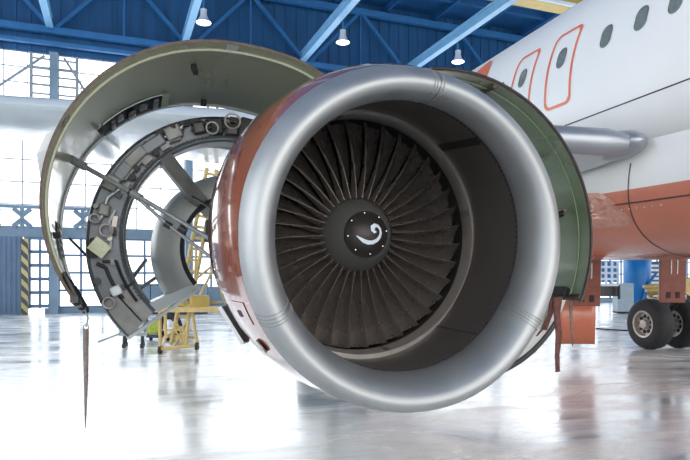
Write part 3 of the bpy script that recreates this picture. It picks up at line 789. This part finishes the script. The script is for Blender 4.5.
# core cowl half and radial walls
CC = Vector((LP(238, 240, 5.55).x, Y0+.30, RC.z-.02))
cp = [(0,.50),(.02,.53),(.15,.60),(.35,.72),(.6,.78),(.9,.76),(1.2,.66)]
m = MB(); n2 = 48
m.grid(lambda i, j: Vector((CC.x+cp[j][1]*math.cos(rad(70+150*i/n2)), CC.y+cp[j][0], CC.z+cp[j][1]*math.sin(rad(70+150*i/n2)))), n2+1, len(cp)); m.build('core_cowl', M['core'], T, smooth=True)
m = MB(); m.tube([Vector((CC.x+.50*math.cos(rad(66+154*i/n2)), CC.y, CC.z+.50*math.sin(rad(66+154*i/n2)))) for i in range(n2+1)], .022, 6); m.build('core_seal', M['darkmetal'], T, smooth=True)
m = MB(); m.grid(lambda i, j: Vector((CC.x+(.50-.1*j)*math.cos(rad(66+70*i/20)), CC.y+.02, CC.z+(.50-.1*j)*math.sin(rad(66+70*i/20)))), 21, 2); m.build('core_bulkhead', M['grey2'], T)
def wall(a, mt, name, w=.05, dep=.9):
    p0 = rp(a, .02, .02); p1 = Vector((CC.x+.52*math.cos(rad(a)), CC.y, CC.z+.52*math.sin(rad(a))))
    m = MB(); q0 = p0+Vector((0,dep,0)); q1 = p1+Vector((0,dep,0)); nn = Vector((-math.sin(rad(a)),0,math.cos(rad(a))))*w
    m.add([p0-nn,p0+nn,p1+nn,p1-nn,q0-nn,q0+nn,q1+nn,q1-nn], [(0,1,2,3),(4,7,6,5),(0,4,5,1),(3,2,6,7),(1,5,6,2),(0,3,7,4)]); return m.build(name, M[mt], T, bevel=.01)
wall(128, 'grey2', 'upper_strut', .06, .25)
wall(223, 'pale', 'lower_beam', .05, .7)
m = MB(); m.beam(rp(225, 1.0, -.02), Vector((CC.x+.5*math.cos(rad(226)), CC.y-.02, CC.z+.5*math.sin(rad(226)))), .025, .025); m.build('lower_edge', M['pale'], T)  # edge coloured pale to carry the beam's lit face
# ---- right reverser half, only its lower rim shows
Q = LP(464, 250, 5.2); 
m = MB(); n = 40
rr = lambda a, r, dy: Vector((Q.x+r*math.cos(rad(a)), Q.y+dy, Q.z+r*math.sin(rad(a))))
m.grid(lambda i, j: rr(60-150*i/n, (.95,1.12,1.14,1.08)[j], (0,-.02,.1,1.0)[j]), n+1, 4)
m.grid(lambda i, j: rr(60-150*i/n, (.92,.85)[j], (0,.9)[j]), n+1, 2)
TR = m.build('thrust_reverser_half', M['core'], E, smooth=True); TR['label'] = 'right thrust reverser half, pale grey'
m = MB(); m.tube([rr(-34-50*i/20, 1.12, -.02) for i in range(21)], .024, 6); m.build('lower_seal', M['darkmetal'], TR, smooth=True)
m = MB(); m.tube([rr(-24, 1.04, -.04), rr(-30, 1.0, -.06), rr(-36, 1.02, -.05), rr(-42,1.06,-.04)], .02, 7); m.build('hose', M['strap'], TR, smooth=True)
m = MB(); m.disc(rr(-27, 1.02, -.01), .03, (0,-1,0), 12, .03); m.build('drain_port', M['dark'], TR)
# pylon
m = MB(); m.grid(lambda i, j: Vector(((-.22,-.16,0,.16,.22)[i]*(1-.2*(j==0)), (1.2,2.2,4.6,6.4)[j], (2.85,2.98,3.12,2.98,2.85)[i]+(0,.05,.35,.6)[j])), 5, 4); m.build('pylon', M['pale'], E, smooth=True)

# ---- hold open rods
def rod(pts, r=.016, mt='steel', fat=None):
    m = MB(); m.tube(pts, r, 10); o = m.build('hold_open_rod', M[mt], E, smooth=True)
    if fat:
        a, b = Vector(pts[0]), Vector(pts[-1]); m = MB(); m.tube([a.lerp(b, fat[0]), a.lerp(b, fat[1])], r*1.7, 12); m.build('rod_sleeve', M[mt], o, smooth=True)
    return o
A_ = LP(60, 153, 4.85); B_ = LP(132, 193, 4.7); C_ = LP(212, 240, 4.55); D_ = LP(212, 258, 4.55)
rod([A_, B_], .02, 'steel', (.02, .35)); rod([B_, C_], .018, 'steel', (.0, .12)); rod([B_, LP(168, 225, 4.65), D_], .014, 'steel')
rod([LP(69, 238, 5.2), LP(93, 262, 5.2)], .011, 'darkmetal'); rod([LP(191, 196, 5.4), LP(214, 210, 4.9)], .012, 'darkmetal')
for q in (B_, LP(168, 225, 4.65), LP(182, 229, 4.6)):
    m = MB(); m.tube([q+Vector((-.025,0,.015)), q+Vector((.025,0,-.015))], .027, 10); m.build('rod_joint', M['darkmetal'], E, smooth=True)
m = MB()
for (x, y, d) in ((136,281,5.6),): m.tube([LP(134, 276, 5.6), LP(146, 260, 5.9)], .018, 8); m.tube([LP(138, 290, 5.8), LP(158, 276, 6.1)], .018, 8)
m.build('lower_brace', M['steel'], E)

# ================================================================== streamers
def streamer(pts, ws, label, mt, hook=None, tw=0.):
    t = empty('warning_streamer', pts[0]); o = Vector(pts[0]); m = MB(); K = len(pts)
    L_ = []; R_ = []
    for i, p in enumerate(pts):
        a = tw*i/(K-1); dirv = RV*math.cos(a)+OV*math.sin(a); L_.append(Vector(p)-o-dirv*ws[i]/2); R_.append(Vector(p)-o+dirv*ws[i]/2)
    m.grid(lambda i, j: (L_, R_)[j][i], K, 2); b = m.build('webbing', M[mt], t, smooth=True); md = b.modifiers.new('s','SOLIDIFY'); md.thickness = .006
    if hook:
        m = MB(); m.tube([Vector(h)-o for h in hook], .007, 6); m.torus(Vector(hook[-1])-o, .022, .005, OV); m.build('hook', M['steel'], t)
    tag(t, label, 'streamer'); return t
d = 5.0
streamer([P(86, 329, d), P(86, 350, d), P(86.2, 380, d), P(85.8, 405, d), P(85.5, 428, d)], [.05,.045,.036,.022,.004], 'tapering brown strap hanging from the lower tip of the left raised cowl', 'strap2', [P(85, 310, d), P(88, 318, d), P(86, 327, d)])
d = 4.6
streamer([P(558, 297, d), P(557, 315, d), P(559, 335, d), P(557.5, 355, d), P(558, 372, d)], [.07,.05,.055,.045,.05], 'longest twisted red brown strap hanging from the right cowl latch', 'strap', None, .6)
streamer([P(571, 297, d+.3), P(571, 312, d+.3), P(572, 330, d+.3), P(573, 346, d+.3)], [.035,.03,.022,.012], 'thin grey brown strap hanging just right of the longest strap', 'strap2', None, 1.0)
streamer([P(552, 297, d+.5), P(549, 315, d+.5), P(542, 330, d+.5), P(537, 336, d+.5)], [.03,.02,.02,.02], 'short red brown cord swinging left below the right cowl', 'strap', None, .5)

# ================================================================== ground gear on the left
def V(px, z, d): p = P(px, 0, d); p.z = z; return p
t = empty('maintenance_stand', G(180, 354)); o = t.location.copy(); dS = F*HC/(354-HOR)
def sp_(px, py, dd=0.): return P(px, py, dS+dd)-o
def tb(name, segs, r, mt='yellow'):
    m = MB()
    for (a, b) in segs: m.tube([a, b], r, 8)
    return m.build(name, M[mt], t)
tb('base_frame', [(sp_(160,349), sp_(197,345)), (sp_(160,349), sp_(166,336,2)), (sp_(197,345), sp_(197,338,2)), (sp_(166,336,2), sp_(197,338,2))], .04)
for (a, b) in (((160,349),(160,305)), ((197,345),(192,308)), ((166,338),(165,306)), ((186,347),(189,308))): 
    tb('leg', [(sp_(*a), sp_(*b))], .035)
tb('brace', [(sp_(160,340), sp_(175,330)), (sp_(175,330), sp_(185,346)), (sp_(162,330), sp_(192,330)), (sp_(175,318), sp_(186,345))], .02)
m = MB(); m.beam(sp_(158,309), sp_(224,309), .5, .11); m.beam(sp_(158,302), sp_(178,302), .2, .06); m.build('deck', M['yellow'], t)
m = MB(); m.beam(sp_(163,303,.3), sp_(222,302,.3), .08, .05); m.build('toe_board', M['yellow'], t)
for (a, b) in (((171,345),(207,168)), ((183,345),(217,170))): tb('ladder_rail', [(sp_(*a,.8), sp_(*b,1.6))], .05)
for k in range(16):
    f = (k+.5)/16; tb('rung', [(sp_(171,345,.8).lerp(sp_(207,168,1.6), f), sp_(183,345,.8).lerp(sp_(217,170,1.6), f))], .035)
tb('handrail', [(sp_(175,345,.4), sp_(232,232,.4)), (sp_(194,305,.2), sp_(196,250,.2)), (sp_(170,300,.4), sp_(232,250,.6))], .028)
for px, py in ((160,352),(197,348)):
    m = MB(); c = sp_(px, py-2); m.tube([c-RV*.03, c+RV*.03], .085, 16); m.build('caster', M['tyre'], t)
m = MB(); m.box(sp_(200,302), (.4,.3,.28)); m.torus(sp_(188,302), .1, .04, OV); m.build('tool_bin', M['girder'], t, bevel=.02)
tag(t, 'yellow wheeled access ladder stand on the floor behind the opened engine', 'access stand')

t = empty('wheeled_dolly', G(132, 349)); o = t.location.copy(); dD = F*HC/(349-HOR)
dp = lambda px, py, dd=0.: P(px, py, dD+dd)-o
m = MB(); m.beam(dp(119,334), dp(147,334), .06, .08); m.beam(dp(119,330,.6), dp(147,330,.6), .06, .08); m.beam(dp(121,334), dp(121,330,.6), .06,.06); m.beam(dp(145,334), dp(145,330,.6), .06,.06)
m.beam(dp(121,334), dp(121,318,.3), .05,.05); m.beam(dp(145,334), dp(145,316,.3), .05,.05); m.beam(dp(118,324,.3), dp(148,324,.3), .05,.05); m.build('frame', M['steel'], t)
for px, dd in ((124,0),(142,0),(126,.6),(143,.6)):
    m = MB(); m.tube([dp(px,336,dd), dp(px,344,dd)], .03, 8); c = dp(px, 346-dd*3, dd); m.tube([c-RV*.03, c+RV*.03], .06, 14); m.build('caster', M['darkmetal'], t)
m = MB(); m.tube([dp(119,334), dp(98,342)], .022, 8); m.build('tow_bar', M['steel'], t)
tag(t, 'small grey steel dolly on casters under the open reverser tip', 'dolly')
t = empty('hose_cart', G(158, 340)); o = t.location.copy(); dC = F*HC/(340-HOR)
cp_ = lambda px, py, dd=0.: P(px, py, dC+dd)-o
m = MB(); m.box(cp_(154,327), (.32,.3,.38)); m.build('cover', M['hiviz'], t, bevel=.06)
m = MB(); m.torus(cp_(169,327,.2), .3, .1, OV+RV*.3); m.build('hose_coil', M['tyre'], t, smooth=True)
m = MB(); m.beam(cp_(148,336), cp_(172,337), .3, .06); m.beam(cp_(148,336), cp_(147,316), .04,.04); m.build('frame', M['navy'], t)
for px in (151,168):
    m = MB(); c = cp_(px, 338); m.tube([c-RV*.03, c+RV*.03], .06, 14); m.build('wheel', M['tyre'], t)
tag(t, 'low cart with lime green cover and black hose coil behind the yellow stand', 'cart')
# slate blue cabinets along the far wall
for px, w, lb in ((150, 1.2, 'slate blue cabinet against the far wall, left of the pair'), (188, 1.7, 'wider slate blue cabinet against the far wall, right behind the yellow stand')):
    d_ = 27.5; g_ = P(px, 0, d_); g_.z = 0
    t = empty('storage_cabinet', g_); m = MB(); m.box((0,0,.68), (w,.7,1.36), HM); m.build('body', M['navy'], t, bevel=.02)
    for q in (-.25,.25):
        m = MB(); m.box(HM@Vector((q*w,-.37,.7)), (w*.46,.04,1.2), HM); m.build('door', M['wallgrey'], t)
    tag(t, lb, 'cabinet', 'cabinets by the far wall')

# ================================================================== ground gear on the right, behind the gear
dR = 26.0
t = empty('service_rack', V(609, 0, dR)); o = t.location.copy()
q = lambda px, py, dd=0.: P(px, py, dR+dd)-o
m = MB()
for px in (600,606,612,618): m.beam(q(px,285), q(px,262), .08,.08)
for py in (285,279,273,267): m.beam(q(599,py), q(619,py), .07,.1)
m.build('rack_bar', M['white'], t)
m = MB(); m.beam(q(599,299), q(599,285), .08,.08); m.beam(q(619,299), q(619,285), .08,.08); m.box(q(609,291,.3), (.85,.4,.45)); m.build('base', M['darkmetal'], t)
m = MB(); m.box(q(609,272,.3), (.8,.05,.9), Matrix.Rotation(-PSI,3,'Z')); m.build('back_panel', M['cabblue'], t)
tag(t, 'white barred rack with blue backing on the floor beyond the belly', 'rack')
t = empty('equipment_cabinet', V(623, 0, dR+1.6)); o = t.location.copy(); m = MB(); m.box((0,0,.75), (.72,.6,1.3), Matrix.Rotation(-PSI,3,'Z')); m.build('body', M['cabgrey'], t, bevel=.02)
m = MB(); m.box((0,0,.08), (.7,.58,.12), Matrix.Rotation(-PSI,3,'Z')); m.build('plinth', M['dark'], t)
tag(t, 'pale grey equipment cabinet beside the white barred rack', 'cabinet')
t = empty('blue_tank', V(637, 0, dR+3)); m = MB(); m.tube([(0,0,.3),(0,0,.4),(0,0,2.6),(0,0,2.7)], [.5,.62,.62,.5], 24); m.build('tank_body', M['cabblue'], t, smooth=True, auto=60)
m = MB(); m.tube([(-.4,-.7,.1),(-.1,-.7,1.2),(.5,-.7,1.9)], .06, 8); m.tube([(-.1,-.75,.1),(.3,-.75,1.1),(.9,-.75,1.5)], .06, 8); m.build('pipe', M['bluesteel'], t, smooth=True)
for k in range(3):
    m = MB(); a = 2.1*k; m.beam((.4*math.cos(a),.4*math.sin(a),0), (.4*math.cos(a),.4*math.sin(a),.35), .1,.1); m.build('leg', M['bluesteel'], t)
tag(t, 'bright blue upright tank with slanting pipes behind the wheels', 'tank')
t = empty('louvre_unit', V(661, 0, dR+5.2)); m = MB()
R = Matrix.Rotation(-PSI,3,'Z'); m.box((0,.2,1.3), (1.35,.3,2.4), R); m.build('body', M['navy'], t)
for k in range(9):
    m = MB(); m.box((0,0,.5+.22*k), (1.35,.1,.13), R); m.build('louvre', M['white'], t)
tag(t, 'white louvred unit behind the main wheels', 'ventilation unit')
t = empty('yellow_hose_pile', V(657, 0, 20)); m = MB()
for k in range(8): m.torus((random.uniform(-.3,.5),0,.75+.09*k), .35-.02*k, .05, (random.uniform(-.3,.3),random.uniform(-.3,.3),1))
m.build('hose', M['yellow'], t, smooth=True)
m = MB(); m.box((.1,0,.62), (1.2,.8,.06)); 
for a in (-.4,.6):
    for b in (-.3,.3): m.box((a,b,.3), (.06,.06,.6))
m.build('trolley', M['darkmetal'], t)
tag(t, 'coiled yellow hose heaped on a trolley behind the tyre', 'hose')
t = empty('yellow_reel', V(690, 0, 19)); m = MB(); m.tube([Vector((0,0,1.38))-OV*.15, Vector((0,0,1.38))+OV*.15], .3, 24); m.build('reel', M['yellow'], t, smooth=True)
m = MB(); m.beam((0,0,0),(0,0,1.3),.12,.12); m.box((0,0,.03),(.6,.6,.06)); m.build('reel_stand', M['darkmetal'], t)
m = MB(); m.tube([Vector((0,0,1.38))-OV*.2, Vector((0,0,1.38))-OV*.15], .07, 12); m.build('reel_hub', M['hub'], t)
tag(t, 'yellow round reel on a stand at the right edge, above the wheels', 'reel')
m = MB(); pts = [G(596, 329), G(612, 330.2), G(628, 331), G(640, 331.5)]
for p in pts: p.z = .02
m.tube(pts, .02, 6); tag(m.build('floor_cable', M['dark'], None, smooth=True), 'thin dark cable lying on the floor left of the wheels', 'cable')

# ================================================================== light
w = bpy.data.worlds.new('world'); sc.world = w; w.use_nodes = True; nt = w.node_tree
bg = nt.nodes['Background']; sky = nt.nodes.new('ShaderNodeTexSky'); sky.sky_type = 'HOSEK_WILKIE'; sky.turbidity = 6; sky.ground_albedo = .6
mx = nt.nodes.new('ShaderNodeMix'); mx.data_type = 'RGBA'; mx.inputs[0].default_value = .25; mx.inputs[6].default_value = (1,.98,.95,1)
sky.sun_direction = Vector((-.5,-.5,.6)).normalized()
nt.links.new(sky.outputs[0], mx.inputs[7]); nt.links.new(mx.outputs[2], bg.inputs[0]); bg.inputs[1].default_value = 2.3
def area(name, loc, size, sy, direction, power, col=(1,1,1)):
    l = bpy.data.lights.new(name, 'AREA'); l.shape = 'RECTANGLE'; l.size = size; l.size_y = sy; l.energy = power; l.color = col
    o = bpy.data.objects.new(name, l); COL.objects.link(o); o.location = loc; o.rotation_euler = Vector(direction).to_track_quat('-Z', 'Z').to_euler(); return o
area('daylight_back', H(6, VB-.6, 6.5), 40, 5, -HV, 1000, (.95,.98,1))
area('left_fill', H(-16.8, 8, 7), 40, 11, HU, 1300, (.95,.98,1))  # added lamp brightening the scene from the unseen left

area('front_fill', H(6, -14.5, 6), 34, 11, HV, 800, (1,.99,.97))  # added lamp behind the camera, boosts light on the fan
vs = sc.view_settings; vs.view_transform = 'Standard'; vs.look = 'None'; vs.gamma = 1; vs.use_curve_mapping = False; vs.exposure = .4
sc.cycles.use_denoising = True
sc.cycles.max_bounces = 8
